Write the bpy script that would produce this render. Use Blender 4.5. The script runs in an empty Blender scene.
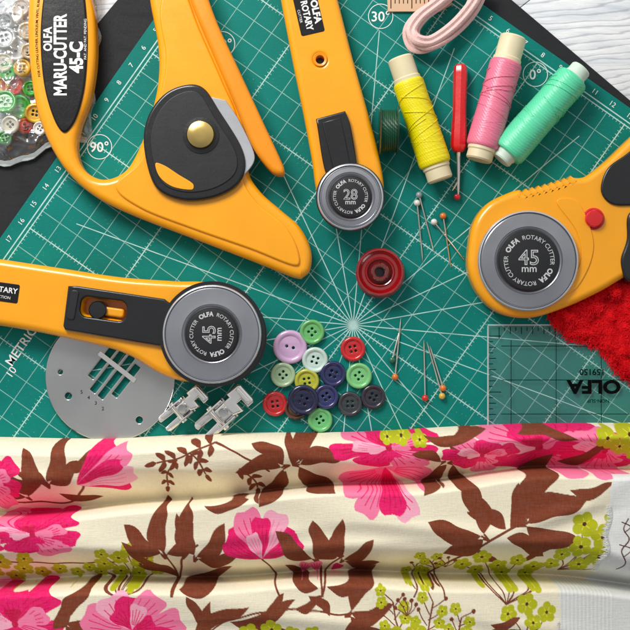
import bpy, bmesh, math, random
import numpy as np
from mathutils import Vector, Matrix
random.seed(7); rng=np.random.RandomState(5)
C=bpy.context; D=bpy.data
H=12.0; MT=0.07
scene=C.scene
scene.view_settings.view_transform='Standard'; scene.view_settings.look='None'; scene.view_settings.exposure=0

def lin(c):
    o=[]
    for v in c[:3]:
        v=v/255.0
        o.append(v/12.92 if v<=0.04045 else ((v+0.055)/1.055)**2.4)
    return (o[0],o[1],o[2],1.0)

# ---------------------------------------------------------------- materials
class NG:
    def __init__(s,name):
        s.m=D.materials.new(name); s.m.use_nodes=True
        s.t=s.m.node_tree; s.b=s.t.nodes['Principled BSDF']
        s.out=s.t.nodes['Material Output']
    def n(s,typ,**kw):
        nd=s.t.nodes.new(typ)
        for k,v in kw.items(): setattr(nd,k,v)
        return nd
    def l(s,a,b): s.t.links.new(a,b)
    def setin(s,sock,v):
        if isinstance(v,bpy.types.NodeSocket): s.l(v,sock)
        else: sock.default_value=v
    def math(s,op,a,b=None,c=None):
        nd=s.n('ShaderNodeMath',operation=op); s.setin(nd.inputs[0],a)
        if b is not None: s.setin(nd.inputs[1],b)
        if c is not None: s.setin(nd.inputs[2],c)
        return nd.outputs[0]
    def mix(s,f,a,b,blend='MIX'):
        nd=s.n('ShaderNodeMix',data_type='RGBA',blend_type=blend)
        s.setin(nd.inputs[0],f); s.setin(nd.inputs[6],a); s.setin(nd.inputs[7],b)
        return nd.outputs[2]
    def noise(s,scale,detail=4,vec=None,rough=0.5,dist=0.0):
        nd=s.n('ShaderNodeTexNoise'); nd.inputs['Scale'].default_value=scale; nd.inputs['Detail'].default_value=detail
        nd.inputs['Roughness'].default_value=rough; nd.inputs['Distortion'].default_value=dist
        if vec is not None: s.l(vec,nd.inputs['Vector'])
        return nd.outputs['Fac']
    def obj(s):
        return s.n('ShaderNodeTexCoord').outputs['Object']
    def mapping(s,vec,scale=(1,1,1),rot=(0,0,0)):
        nd=s.n('ShaderNodeMapping'); s.l(vec,nd.inputs[0]); nd.inputs['Scale'].default_value=scale; nd.inputs['Rotation'].default_value=rot
        return nd.outputs[0]
    def bump(s,h,strength=0.2,dist=0.01):
        nd=s.n('ShaderNodeBump'); nd.inputs['Strength'].default_value=strength; nd.inputs['Distance'].default_value=dist
        s.l(h,nd.inputs['Height']); s.l(nd.outputs[0],s.b.inputs['Normal'])
    def ramp(s,f,a,b):
        nd=s.n('ShaderNodeMapRange'); s.setin(nd.inputs[0],f); nd.inputs[1].default_value=a; nd.inputs[2].default_value=b
        return nd.outputs[0]

def plastic(name,col,rough=0.35,var=0.12,coat=0.0,metal=0.0,bump=0.05,bscale=40,spec=0.5,trans=0.0):
    g=NG(name); o=g.obj(); c=lin(col)
    nf=g.noise(3.0,5,o); nf2=g.noise(60,3,o)
    dark=tuple(x*(1-var) for x in c[:3])+(1,)
    g.l(g.mix(g.ramp(nf,0.3,0.7),dark,c),g.b.inputs['Base Color'])
    sm=g.ramp(g.noise(5,3,g.mapping(o,(1,2.5,1)),0.6),0.5,0.75)
    r=g.math('ADD',g.math('MULTIPLY_ADD',nf2,0.18,rough-0.09),g.math('MULTIPLY',sm,0.08)); g.l(r,g.b.inputs['Roughness'])
    g.b.inputs['Metallic'].default_value=metal
    g.b.inputs['Coat Weight'].default_value=coat; g.b.inputs['Coat Roughness'].default_value=0.14
    g.b.inputs['Specular IOR Level'].default_value=spec
    g.b.inputs['Transmission Weight'].default_value=trans
    if bump>0: g.bump(g.noise(bscale,3,o),bump,0.01)
    return g.m

M_or=plastic('orange_plastic',(255,170,6),0.28,0.08,0.4)
M_or2=plastic('orange_plastic_deep',(250,152,4),0.32,0.10,0.3)
M_black=plastic('black_plastic',(20,21,24),0.28,0.25,0.35)
M_hub=plastic('black_hub_plastic',(30,31,34),0.42,0.2)
M_label=plastic('label_black',(12,12,14),0.25,0.2)
M_white=plastic('white_ink',(240,240,236),0.6,0.05)
M_ink=plastic('grey_ink',(204,206,206),0.6,0.08)
M_darkink=plastic('black_ink',(10,11,12),0.9,0.08,spec=0.05)
M_red=plastic('red_plastic',(220,18,24),0.25,0.12,0.5)
M_blackmat=plastic('charcoal_mat',(22,24,28),0.75,0.3)
M_peach=plastic('peach_tape',(225,186,150),0.55,0.1)

def metal(name,col,rough,metallic=1.0,brush=True,mul=0.78,bstr=0.04,sscale=2.5):
    g=NG(name); o=g.obj(); c=lin(col)
    g.b.inputs['Metallic'].default_value=metallic
    v=g.mapping(o,(4,60,10)) if brush else o
    nf=g.noise(6,4,v); sm=g.noise(sscale,3,o)
    d=tuple(x*mul for x in c[:3])+(1,)
    g.l(g.mix(g.ramp(sm,0.3,0.7),d,c),g.b.inputs['Base Color'])
    g.l(g.math('MULTIPLY_ADD',nf,0.16,rough-0.08),g.b.inputs['Roughness'])
    g.bump(nf,bstr,0.004)
    return g.m
M_ring=metal('satin_steel_ring',(178,180,186),0.25,0.85,True,0.74,0.05,1.4)
M_steel=metal('bright_steel',(246,244,240),0.16,0.92,False,0.92)
M_plate=metal('brushed_steel_plate',(196,198,197),0.24,0.8,False,0.74,0.04,1.0)
M_brass=metal('brass',(236,204,124),0.22,1.0,False)
M_blade=metal('blade_steel',(222,225,229),0.22,0.7)

def clear(name,tint,diff,difcol,rough=0.08,bumps=0.0,bscale=6,gl=1.0):
    g=NG(name); t=g.t; o=g.obj()
    t.nodes.remove(g.b)
    tr=g.n('ShaderNodeBsdfTransparent'); tr.inputs[0].default_value=tint
    df=g.n('ShaderNodeBsdfDiffuse'); df.inputs[0].default_value=difcol
    gs=g.n('ShaderNodeBsdfGlossy'); gs.inputs['Roughness'].default_value=rough
    m1=g.n('ShaderNodeMixShader'); m1.inputs[0].default_value=diff; g.l(tr.outputs[0],m1.inputs[1]); g.l(df.outputs[0],m1.inputs[2])
    lw=g.n('ShaderNodeLayerWeight'); lw.inputs[0].default_value=0.5
    fr=g.math('MULTIPLY_ADD',g.math('POWER',lw.outputs['Facing'],4.0),0.8*min(gl,1.0),0.045*gl)
    m2=g.n('ShaderNodeMixShader'); g.l(fr,m2.inputs[0]); g.l(m1.outputs[0],m2.inputs[1]); g.l(gs.outputs[0],m2.inputs[2])
    if bumps>0:
        b=g.n('ShaderNodeBump'); b.inputs['Strength'].default_value=bumps; b.inputs['Distance'].default_value=0.05
        g.l(g.noise(bscale,3,o,0.5,1.2),b.inputs['Height'])
        g.l(b.outputs[0],gs.inputs['Normal']); g.l(b.outputs[0],lw.inputs['Normal'])
    g.l(m2.outputs[0],g.out.inputs[0])
    return g.m
M_acryl=clear('clear_acrylic',(0.955,0.985,0.98,1),0.02,(0.75,0.82,0.82,1),0.05,0.05,3,0.55)
M_acryl_edge=clear('acrylic_edge',(0.7,0.8,0.78,1),0.5,(0.9,0.94,0.94,1),0.1)
M_bag=clear('clear_film',(0.97,0.975,0.98,1),0.07,(0.85,0.87,0.89,1),0.16,0.75,3.2,3.6)
M_clearbob=clear('clear_bobbin',(0.55,0.7,0.62,1),0.06,(0.3,0.4,0.35,1),0.08)
M_redclear=plastic('red_translucent_plastic',(206,8,18),0.10,0.25,1.0,bump=0.0,spec=0.9,trans=0.55)
M_reddeep=plastic('red_plastic_deep',(120,2,8),0.14,0.3,1.0,bump=0.0,spec=0.8,trans=0.2)

# ---------------------------------------------------------------- geometry helpers
def smooth(pts,n=8,closed=True):
    P=[(p[0],p[1]) for p in pts]; S=[len(p)>2 for p in pts]; N=len(P); out=[]
    rngN=N if closed else N-1
    for i in range(rngN):
        a=P[i]; b=P[(i+1)%N]; p0=P[(i-1)%N] if (closed or i>0) else a; p3=P[(i+2)%N] if (closed or i<N-2) else b
        ta=((b[0]-p0[0])/2,(b[1]-p0[1])/2) if not S[i] else (b[0]-a[0],b[1]-a[1])
        tb=((p3[0]-a[0])/2,(p3[1]-a[1])/2) if not S[(i+1)%N] else (b[0]-a[0],b[1]-a[1])
        L=math.hypot(b[0]-a[0],b[1]-a[1])
        def lim(t):
            l=math.hypot(*t)
            return t if l<=1.2*L or l==0 else (t[0]*1.2*L/l,t[1]*1.2*L/l)
        ta=lim(ta); tb=lim(tb)
        if S[i] and S[(i+1)%N]:
            out.append(a); continue
        for j in range(n):
            t=j/n; h00=2*t**3-3*t*t+1; h10=t**3-2*t*t+t; h01=-2*t**3+3*t*t; h11=t**3-t*t
            out.append((h00*a[0]+h10*ta[0]+h01*b[0]+h11*tb[0], h00*a[1]+h10*ta[1]+h01*b[1]+h11*tb[1]))
    if not closed: out.append(P[-1])
    return out

def circ(cx,cy,r,n=48): return [(cx+r*math.cos(2*math.pi*i/n),cy+r*math.sin(2*math.pi*i/n)) for i in range(n)]
def rrect(cx,cy,w,h,r,ang=0,n=5):
    pts=[]; a=math.radians(ang)
    for (sx,sy,a0) in ((1,1,0),(-1,1,90),(-1,-1,180),(1,-1,270)):
        for i in range(n+1):
            t=math.radians(a0+90*i/n)
            x=sx*(w/2-r)+r*math.cos(t); y=sy*(h/2-r)+r*math.sin(t)
            pts.append((cx+x*math.cos(a)-y*math.sin(a),cy+x*math.sin(a)+y*math.cos(a)))
    return pts

def finish(me,mat,angle=38,smoothf=True):
    if smoothf:
        me.polygons.foreach_set('use_smooth',[True]*len(me.polygons))
        me.set_sharp_from_angle(angle=math.radians(angle))
    me.materials.clear()
    if mat: me.materials.append(mat)

def newobj(name,me,parent=None,wn=True):
    o=D.objects.new(name,me); C.collection.objects.link(o)
    if parent is not None: o.parent=parent
    if wn and me is not None:
        m=o.modifiers.new('wn','WEIGHTED_NORMAL'); m.keep_sharp=True; m.weight=100
    return o

class T:
    """one thing: an empty at its base; coordinates given as table-plan coordinates"""
    def __init__(s,name,label,cat,cx,cy,base=MT,zref=0.2,group=None,empty=True):
        s.cx=cx; s.cy=cy; s.k=1-(base+zref)/H; s.base=base
        s.loc=Vector(((cx-315)/100*s.k,(315-cy)/100*s.k,base))
        s.name=name; s.label=label; s.cat=cat; s.group=group
        s.e=None
        if empty:
            s.e=D.objects.new(name,None); s.e.empty_display_size=0.2; C.collection.objects.link(s.e); s.e.location=s.loc; s.tag(s.e)
    def tag(s,o):
        o['label']=s.label; o['category']=s.cat
        if s.group: o['group']=s.group
    def L(s,x,y): return ((x-s.cx)/100*s.k,(s.cy-y)/100*s.k)
    def add(s,name,me,parent=None,wn=True):
        if s.e is None:
            o=newobj(name,me,None,wn); o.location=s.loc; s.tag(o); return o
        o=newobj(name,me,s.e,wn)
        if parent is not None: o.parent=parent
        return o
    def slabmesh(s,outline,z0,z1,bev,mat,holes=(),br=4):
        cu=D.curves.new('c','CURVE'); cu.dimensions='2D'; cu.fill_mode='BOTH'
        for pts in [outline]+list(holes):
            sp=cu.splines.new('POLY'); sp.points.add(len(pts)-1)
            for i,p in enumerate(pts):
                x,y=s.L(p[0],p[1]); sp.points[i].co=(x,y,0,1)
            sp.use_cyclic_u=True
        th=z1-z0; bev=min(bev,th*0.49)
        cu.extrude=th/2-bev; cu.bevel_depth=bev; cu.bevel_resolution=br; cu.offset=-bev
        ob=D.objects.new('c',cu); C.collection.objects.link(ob)
        me=D.meshes.new_from_object(ob); D.objects.remove(ob); D.curves.remove(cu)
        me.transform(Matrix.Translation((0,0,(z0+z1)/2)))
        bm=bmesh.new(); bm.from_mesh(me); bmesh.ops.remove_doubles(bm,verts=bm.verts,dist=1e-5); bmesh.ops.recalc_face_normals(bm,faces=bm.faces); bm.to_mesh(me); bm.free()
        finish(me,mat)
        return me
    def slab(s,name,outline,z0,z1,bev,mat,holes=(),parent=None,br=4):
        return s.add(name,s.slabmesh(outline,z0,z1,bev,mat,holes,br),parent)
    def lathemesh(s,cx,cy,prof,mat,seg=64,angle=30):
        bm=bmesh.new(); x0,y0=s.L(cx,cy); rings=[]
        for r,z in prof:
            r=r/100*s.k
            if r<1e-6: rings.append([bm.verts.new((x0,y0,z))])
            else: rings.append([bm.verts.new((x0+r*math.cos(2*math.pi*i/seg),y0+r*math.sin(2*math.pi*i/seg),z)) for i in range(seg)])
        for a,b in zip(rings,rings[1:]):
            for i in range(seg):
                j=(i+1)%seg
                if len(a)==1 and len(b)==1: continue
                if len(a)==1: bm.faces.new((a[0],b[i],b[j]))
                elif len(b)==1: bm.faces.new((a[i],a[j],b[0]))
                else: bm.faces.new((a[i],a[j],b[j],b[i]))
        bmesh.ops.recalc_face_normals(bm,faces=bm.faces)
        me=D.meshes.new('l'); bm.to_mesh(me); bm.free(); finish(me,mat,angle); return me
    def lathe(s,name,cx,cy,prof,mat,seg=64,parent=None,angle=30):
        return s.add(name,s.lathemesh(cx,cy,prof,mat,seg,angle),parent,wn=False)
    def text(s,name,items,z,mat,parent=None):
        """items: (body,x,y,size,angle_deg,bold,arcR or None)"""
        vs=[];fs=[]
        for it in items:
            body,x,y,size,ang,bold=it[:6]; arc=it[6] if len(it)>6 else None; sx=it[7] if len(it)>7 else 1.0
            tv,tf=textgeo(body,bold)
            a=math.radians(ang); sc=size/100*s.k; x0,y0=s.L(x,y)
            n0=len(vs)
            for (px,py) in tv:
                px*=sc*sx; py*=sc
                if arc is not None:
                    R=arc/100*s.k
                    th=a+math.pi/2-px/R; rr=R+py
                    vs.append((x0+rr*math.cos(th),y0+rr*math.sin(th),z))
                else:
                    vs.append((x0+px*math.cos(a)-py*math.sin(a),y0+px*math.sin(a)+py*math.cos(a),z))
            fs+= [tuple(i+n0 for i in f) for f in tf]
        me=D.meshes.new('t'); me.from_pydata(vs,[],fs)
        bm=bmesh.new(); bm.from_mesh(me)
        for f in bm.faces:
            f.normal_update()
            if f.normal.z<0: f.normal_flip()
        bm.to_mesh(me); bm.free()
        me.materials.append(mat)
        return s.add(name,me,parent,wn=False)
    def texts(s,name,items,z,mat,parent=None):
        for it in items: s.text(name,[it],z,mat,parent)
_tc={}
def textgeo(body,bold):
    key=(body,bold)
    if key in _tc: return _tc[key]
    cu=D.curves.new('t','FONT'); cu.body=body; cu.align_x='CENTER'; cu.align_y='CENTER'; cu.size=1.0; cu.offset=bold; cu.resolution_u=3
    ob=D.objects.new('t',cu); C.collection.objects.link(ob)
    me=D.meshes.new_from_object(ob); D.objects.remove(ob)
    v=[(q.co.x,q.co.y) for q in me.vertices]; f=[tuple(p.vertices) for p in me.polygons]
    ys=[q[1] for q in v]; m=(min(ys)+max(ys))/2 if ys else 0
    v=[(a,b-m) for a,b in v]
    D.meshes.remove(me); _tc[key]=(v,f); return v,f
def twidth(body,bold):
    v,_=textgeo(body,bold); xs_=[q[0] for q in v]; return max(xs_)-min(xs_)
def ringtext(cx,cy,R,size,start,words):
    ws=[twidth(b,bo)*size*sz for b,bo,sz in words]; tot=2*math.pi*R; gap=(tot-sum(ws))/len(ws)
    out=[]; pos=0
    for (b,bo,sz),w in zip(words,ws):
        c=pos+w/2; out.append((b,cx,cy,size*sz,start-math.degrees(c/R),bo,R)); pos+=w+gap
    return out

def joinmesh(meshes,mat=None):
    bm=bmesh.new()
    for m in meshes: bm.from_mesh(m)
    me=D.meshes.new('j'); bm.to_mesh(me); bm.free()
    me.materials.clear()
    if mat: me.materials.append(mat)
    for m in meshes: D.meshes.remove(m)
    return me

def boxgeo(bm,cx,cy,cz,sx,sy,sz,rot=0,bev=0.0):
    r=bmesh.ops.create_cube(bm,size=1.0); vs=r['verts']
    bmesh.ops.scale(bm,vec=(sx,sy,sz),verts=vs)
    if bev>0:
        es=list({e for v in vs for e in v.link_edges})
        rr=bmesh.ops.bevel(bm,geom=es,offset=bev,segments=2,affect='EDGES',profile=0.5)
        vs=list({v for f in rr['faces'] for v in f.verts}|{v for v in vs if v.is_valid})
    bmesh.ops.rotate(bm,verts=vs,matrix=Matrix.Rotation(rot,3,'Z'),cent=(0,0,0))
    bmesh.ops.translate(bm,vec=(cx,cy,cz),verts=vs)

def rodmesh(p0,p1,prof,mat,seg=12,ang=35):
    p0=Vector(p0);p1=Vector(p1);d=p1-p0;Ln=d.length;q=d.to_track_quat('Z','Y')
    bm=bmesh.new();rings=[]
    for t,r in prof:
        rings.append([bm.verts.new(p0+q@Vector((r*math.cos(2*math.pi*i/seg),r*math.sin(2*math.pi*i/seg),t*Ln))) for i in range(seg)])
    for a,b in zip(rings,rings[1:]):
        for i in range(seg):
            j=(i+1)%seg; bm.faces.new((a[i],a[j],b[j],b[i]))
    bm.faces.new(rings[0][::-1]); bm.faces.new(rings[-1])
    bmesh.ops.recalc_face_normals(bm,faces=bm.faces)
    me=D.meshes.new('r'); bm.to_mesh(me); bm.free(); finish(me,mat,ang); return me

# ---------------------------------------------------------------- table
g=NG('white_painted_wood'); o=g.obj()
mp=g.mapping(o,(0.55,3.4,1.0),(0,0,math.radians(-38)))
n1=g.noise(2.0,8,mp,0.6,0.8)
wv=g.n('ShaderNodeTexWave',wave_type='BANDS',bands_direction='Y'); g.l(mp,wv.inputs[0]); wv.inputs['Scale'].default_value=1.6; wv.inputs['Distortion'].default_value=9; wv.inputs['Detail'].default_value=4; wv.inputs['Detail Scale'].default_value=1.2
fib=g.noise(10,5,g.mapping(o,(1.2,16,1),(0,0,math.radians(-38))),0.6)
c=g.mix(g.ramp(n1,0.3,0.6),lin((208,215,222)),lin((244,245,244)))
c=g.mix(g.math('MULTIPLY',g.ramp(wv.outputs['Fac'],0.78,1.0),0.5),c,lin((146,154,164)))
c=g.mix(g.math('MULTIPLY',g.ramp(fib,0.58,0.75),0.36),c,lin((156,162,168)))
g.l(c,g.b.inputs['Base Color']); g.b.inputs['Roughness'].default_value=0.8; g.b.inputs['Specular IOR Level'].default_value=0.2
g.bump(g.math('ADD',fib,g.math('MULTIPLY',wv.outputs['Fac'],-0.5)),0.3,0.015); M_wood=g.m
me=D.meshes.new('table')
bm=bmesh.new()
for i in range(-6,7):
    boxgeo(bm,0,i*1.62+0.35,-0.1,18,1.612,0.2,0,0.008)
bmesh.ops.rotate(bm,verts=bm.verts,matrix=Matrix.Rotation(math.radians(38),3,'Z'),cent=(0,0,0))
bm.to_mesh(me); bm.free(); finish(me,M_wood,30)
tb=newobj('table_top',me,None,False); tb['kind']='structure'

# ---------------------------------------------------------------- mats
ANG=math.radians(54.9)
def uv2px(u,v):
    cu,su=math.cos(ANG),math.sin(ANG)
    return (353+u*cu-v*su, 325-(u*su+v*cu))
def uvrect(u0,u1,v0,v1,r=10,rot=0):
    pts=rrect((u0+u1)/2,(v0+v1)/2,u1-u0,v1-v0,r,rot); return [uv2px(*p) for p in pts]
t=T('dark_cutting_mat','thin black cutting mat lying flat under the green one','cutting mat',353,325,0.002,0.0)
t.slab('board',[(281,-195),(884,317),(372,917),(-228,415)],0,0.03,0.008,M_blackmat)

t=T('cutting_mat','green self-healing cutting mat with white grid and angle lines','cutting mat',353,325,0.034,0.0)
g=NG('green_mat_printed'); o=g.obj()
mp=g.n('ShaderNodeMapping'); g.l(o,mp.inputs[0]); mp.inputs['Rotation'].default_value=(0,0,-ANG)
sep=g.n('ShaderNodeSeparateXYZ'); g.l(mp.outputs[0],sep.inputs[0]); X,Y=sep.outputs[0],sep.outputs[1]
def line(coord,s,w,soft=0.0025):
    f=g.math('FRACT',g.math('ADD',g.math('DIVIDE',coord,s),0.5))
    d=g.math('MULTIPLY',g.math('ABSOLUTE',g.math('SUBTRACT',f,0.5)),s)
    nd=g.n('ShaderNodeMapRange'); g.l(d,nd.inputs[0]); nd.inputs[1].default_value=w+soft; nd.inputs[2].default_value=w
    return nd.outputs[0]
S=0.212
r=g.math('SQRT',g.math('ADD',g.math('MULTIPLY',X,X),g.math('MULTIPLY',Y,Y)))
lo=g.math('MAXIMUM',line(X,S,0.0022),line(Y,S,0.0022))
hi=g.math('MAXIMUM',line(X,S*5,0.0040),line(Y,S*5,0.0040))
def ticks(a,b):
    near=g.math('LESS_THAN',g.math('MULTIPLY',g.math('ABSOLUTE',g.math('SUBTRACT',g.math('FRACT',g.math('ADD',g.math('DIVIDE',a,S*5),0.5)),0.5)),S*5),0.024)
    return g.math('MULTIPLY',near,line(b,S/5,0.002))
tk=g.math('MAXIMUM',ticks(X,Y),ticks(Y,X))
rays=None
for k in range(12):
    if k in (0,6): continue
    a=math.radians(15*k)
    d=g.math('ABSOLUTE',g.math('SUBTRACT',g.math('MULTIPLY',X,math.sin(a)),g.math('MULTIPLY',Y,math.cos(a))))
    nd=g.n('ShaderNodeMapRange'); g.l(d,nd.inputs[0]); nd.inputs[1].default_value=0.0056; nd.inputs[2].default_value=0.0032
    rays=nd.outputs[0] if rays is None else g.math('MAXIMUM',rays,nd.outputs[0])
rays=g.math('MULTIPLY',rays,g.math('LESS_THAN',r,2.93))
inside=g.math('MULTIPLY',g.math('LESS_THAN',X,3.19),g.math('LESS_THAN',Y,3.19))
bx=g.math('LESS_THAN',g.math('ABSOLUTE',g.math('SUBTRACT',X,3.22)),0.006); by=g.math('LESS_THAN',g.math('ABSOLUTE',g.math('SUBTRACT',Y,3.22)),0.006)
border=g.math('MAXIMUM',g.math('MULTIPLY',bx,g.math('LESS_THAN',Y,3.227)),g.math('MULTIPLY',by,g.math('LESS_THAN',X,3.227)))
allm=g.math('MULTIPLY',g.math('MAXIMUM',g.math('MULTIPLY',lo,0.5),g.math('MAXIMUM',g.math('MULTIPLY',hi,0.8),g.math('MAXIMUM',g.math('MULTIPLY',tk,0.5),g.math('MULTIPLY',rays,0.85)))),inside)
allm=g.math('MAXIMUM',allm,g.math('MULTIPLY',border,0.8))
wear=g.ramp(g.noise(5,5,o,0.6),0.25,0.55); allm=g.math('MULTIPLY',allm,g.math('MULTIPLY_ADD',wear,0.45,0.55))
base=g.mix(g.ramp(g.noise(1.1,4,o),0.3,0.7),lin((0,108,100)),lin((0,130,119)))
fine=g.noise(90,2,o); base=g.mix(g.math('MULTIPLY',g.ramp(fine,0.5,0.8),0.22),base,lin((30,152,140)))
scr=g.noise(8,2,g.mapping(o,(0.5,14,1),(0,0,0.5))); base=g.mix(g.math('MULTIPLY',g.ramp(scr,0.68,0.74),0.14),base,lin((90,170,160)))
dust=g.noise(55,2,o,0.3); base=g.mix(g.math('MULTIPLY',g.ramp(dust,0.74,0.78),0.35),base,lin((170,205,196)))
g.l(g.mix(allm,base,lin((205,236,230))),g.b.inputs['Base Color'])
g.b.inputs['Roughness'].default_value=0.6; g.b.inputs['Specular IOR Level'].default_value=0.18
g.bump(fine,0.25,0.006); M_mat=g.m
board=t.slab('board',uvrect(-560,336,-440,338,14),0,MT-0.034,0.008,M_mat)
for a,s in ((-0.9,'0°'),(30,'30°'),(60,'60°'),(90,'90°')):
    th=ANG+math.radians(a); x=353+309*math.cos(th); y=325-309*math.sin(th)
    bmr=bmesh.new(); x0,y0=t.L(x,y); n=40
    R1,R2=0.118,0.125
    va=[bmr.verts.new((x0+R1*math.cos(2*math.pi*i/n),y0+R1*math.sin(2*math.pi*i/n),MT-0.031)) for i in range(n)]
    vb=[bmr.verts.new((x0+R2*math.cos(2*math.pi*i/n),y0+R2*math.sin(2*math.pi*i/n),MT-0.031)) for i in range(n)]
    for i in range(n): bmr.faces.new((va[i],vb[i],vb[(i+1)%n],va[(i+1)%n]))
    mr=D.meshes.new('ring'); bmr.to_mesh(mr); bmr.free(); mr.materials.append(M_white)
    t.add('label_ring',mr,board,False)
    t.text('printed_number',[(s,x,y,14,0,0.012)],MT-0.0305,M_white,board)
deg=math.degrees(ANG)
items=[('METRIC',22,346,13,55,0.01),('10',12,372,11,55,0.0),('8',40,318,11,55,0.0)]
for i in range(1,16):
    x,y=uv2px(329,-i*21.2+6*21.2); items.append((str(i+2),x,y,7,deg-90,0.0))
    x,y=uv2px(-i*21.2+7*21.2,330); items.append((str(i+4),x,y,7,deg,0.0))
t.texts('printed_number',items,MT-0.0305,M_white,board)

# ---------------------------------------------------------------- generic rotary disc
def rotary_disc(t,cx,cy,R,rin,z,big,small,outer=None,start=90,turn=0):
    t.lathe('blade',cx,cy,[(0,z-0.012),(R+ (outer or 0),z-0.012),(R+(outer or 0),z-0.004),(0,z-0.002)],M_black if outer else M_blade,96)
    gz=z
    t.lathe('guard_ring',cx,cy,[(rin-3,gz),(R-3,gz),(R-2,gz+0.028),(R-4,gz+0.040),(rin+8,gz+0.047),(rin+4,gz+0.052),(rin+3.2,gz+0.044),(rin+2.4,gz+0.052),(rin+1,gz+0.045),(rin-3,gz+0.03)],M_ring,96,angle=20)
    t.lathe('bright_rim',cx,cy,[(R-2.2,gz+0.002),(R-0.6,gz+0.002),(R,gz+0.010),(R,gz+0.030),(R-0.7,gz+0.042),(R-1.7,gz+0.045),(R-2.2,gz+0.036)],M_blade,96,angle=25)
    hub=t.lathe('hub',cx,cy,[(0,gz+0.001),(rin,gz+0.001),(rin,gz+0.06),(rin-1.2,gz+0.075),(rin-3,gz+0.078),(0,gz+0.078)],M_hub,80,angle=25)
    f=rin; tr=math.radians(turn)
    def at(d): return (cx+d*math.sin(tr), cy+d*math.cos(tr))
    bx_,by_=at(-f*0.10); sx_,sy_=at(f*0.30)
    its=[(big,bx_,by_,f*0.70,turn,0.016),(small,sx_,sy_,f*0.34,turn,0.01)]
    Rt=rin*0.77
    size=2*math.pi*Rt*0.90/(2*(twidth('OLFA',0.045)*1.15+twidth('ROTARY CUTTER',0.004)))
    its+=ringtext(cx,cy,Rt,size,start,[('OLFA',0.045,1.15),('ROTARY CUTTER',0.004,1),('OLFA',0.045,1.15),('ROTARY CUTTER',0.004,1)])
    t.texts('printed_lettering',its,gz+0.0795,M_ink,hub)
    t.text('number_inline',[(big,bx_,by_,f*0.70,turn,-0.026)],gz+0.0807,M_hub,hub)
    return hub

# ---------------------------------------------------------------- CUTTER A (large trimmer)
t=T('trimmer_cutter','large orange loop-handled fabric trimmer with black wheel housing','fabric cutter',190,120,MT,0.25)
outer=smooth([(44,-70),(31,-25),(27,20),(29,65),(35,105),(47,140),(66,171),(94,196),(132,215),(200,241),(252,261),(292,277),(301,279,1),(310,270),(311,250),(300,227),(280,209),(260,191),(248,170),(249,138),(240,102),(222,60),(207,22),(195,-20),(176,-62),(110,-85)])
hole=smooth([(88,-30),(94,15),(95,58),(89,98),(79,126),(76,150),(84,170),(103,179),(124,171),(138,149),(149,118),(157,85),(158,50),(151,10),(142,-30),(115,-48)])
body=t.slab('handle',outer,0.0,0.26,0.075,M_or,[hole],br=6)
t.slab('deck',smooth([(116,186),(142,158),(158,104),(166,60),(160,10),(175,-30),(200,30),(222,80),(238,120),(240,170),(255,200),(285,226),(298,250),(296,266),(250,249),(190,228),(140,208)]),0.24,0.285,0.03,M_or,br=4,parent=body)
t.slab('guard_lever',smooth([(180,-40,1),(196,-40,1),(216,20),(238,68),(262,120),(284,168),(283,176),(272,173),(254,150),(236,108),(212,52),(190,0)]),0.13,0.36,0.05,M_or2)
pan=t.slab('grip_panel',smooth([(50,-30),(43,5),(41,45),(45,88),(55,121),(65,133),(76,120),(85,88),(88,45),(86,5),(80,-30),(65,-45)]),0.22,0.285,0.02,M_label)
t.texts('printed_lettering',[('OLFA',48.5,40,11.5,90,0.035,None,0.85),('MARU-CUTTER',61,56,17.5,90,0.035,None,0.68),('45-C',77,58,18,90,0.04,None,0.85),('PAT. AND PAT. PENDING',86,40,3.6,90,0.0)],0.288,M_white,pan)
# small print runs along the curved rim beside the panel
t.text('rim_lettering',[('FOR CUTTING LEATHER, LINOLEUM, VINYL, RUBBER',329,36,3.5,90,0.008,292)],0.2625,M_darkink,body)
t.slab('blade_guard',smooth([(198,96),(212,98),(226,101,1),(240,122),(255,156),(248,172),(236,178),(214,150)]),0.27,0.31,0.01,M_blade)
wh=t.slab('wheel_housing',smooth([(145,148),(149,118),(166,95),(188,86),(205,90),(220,112),(241,146),(246,168),(237,187),(213,199),(182,201),(156,187)]),0.27,0.35,0.03,M_black)
t.slab('inner_plate',smooth([(152,148),(156,122),(170,102),(189,93),(202,97),(216,120),(235,150),(238,168),(230,181),(210,191),(184,193),(162,182)]),0.345,0.362,0.008,M_hub,parent=wh)
t.slab('window',smooth([(157,165),(161,178),(174,188),(193,191),(194,185),(180,176),(166,167)]),0.355,0.37,0.006,M_or,parent=wh)
t.lathe('knob',202,137,[(14,0.36),(14,0.40),(13,0.42),(9,0.432),(5,0.436),(0,0.437)],M_brass,48)
t.lathe('washer',202,137,[(0,0.362),(18,0.362),(18,0.37),(14,0.374)],M_black,48)

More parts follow.
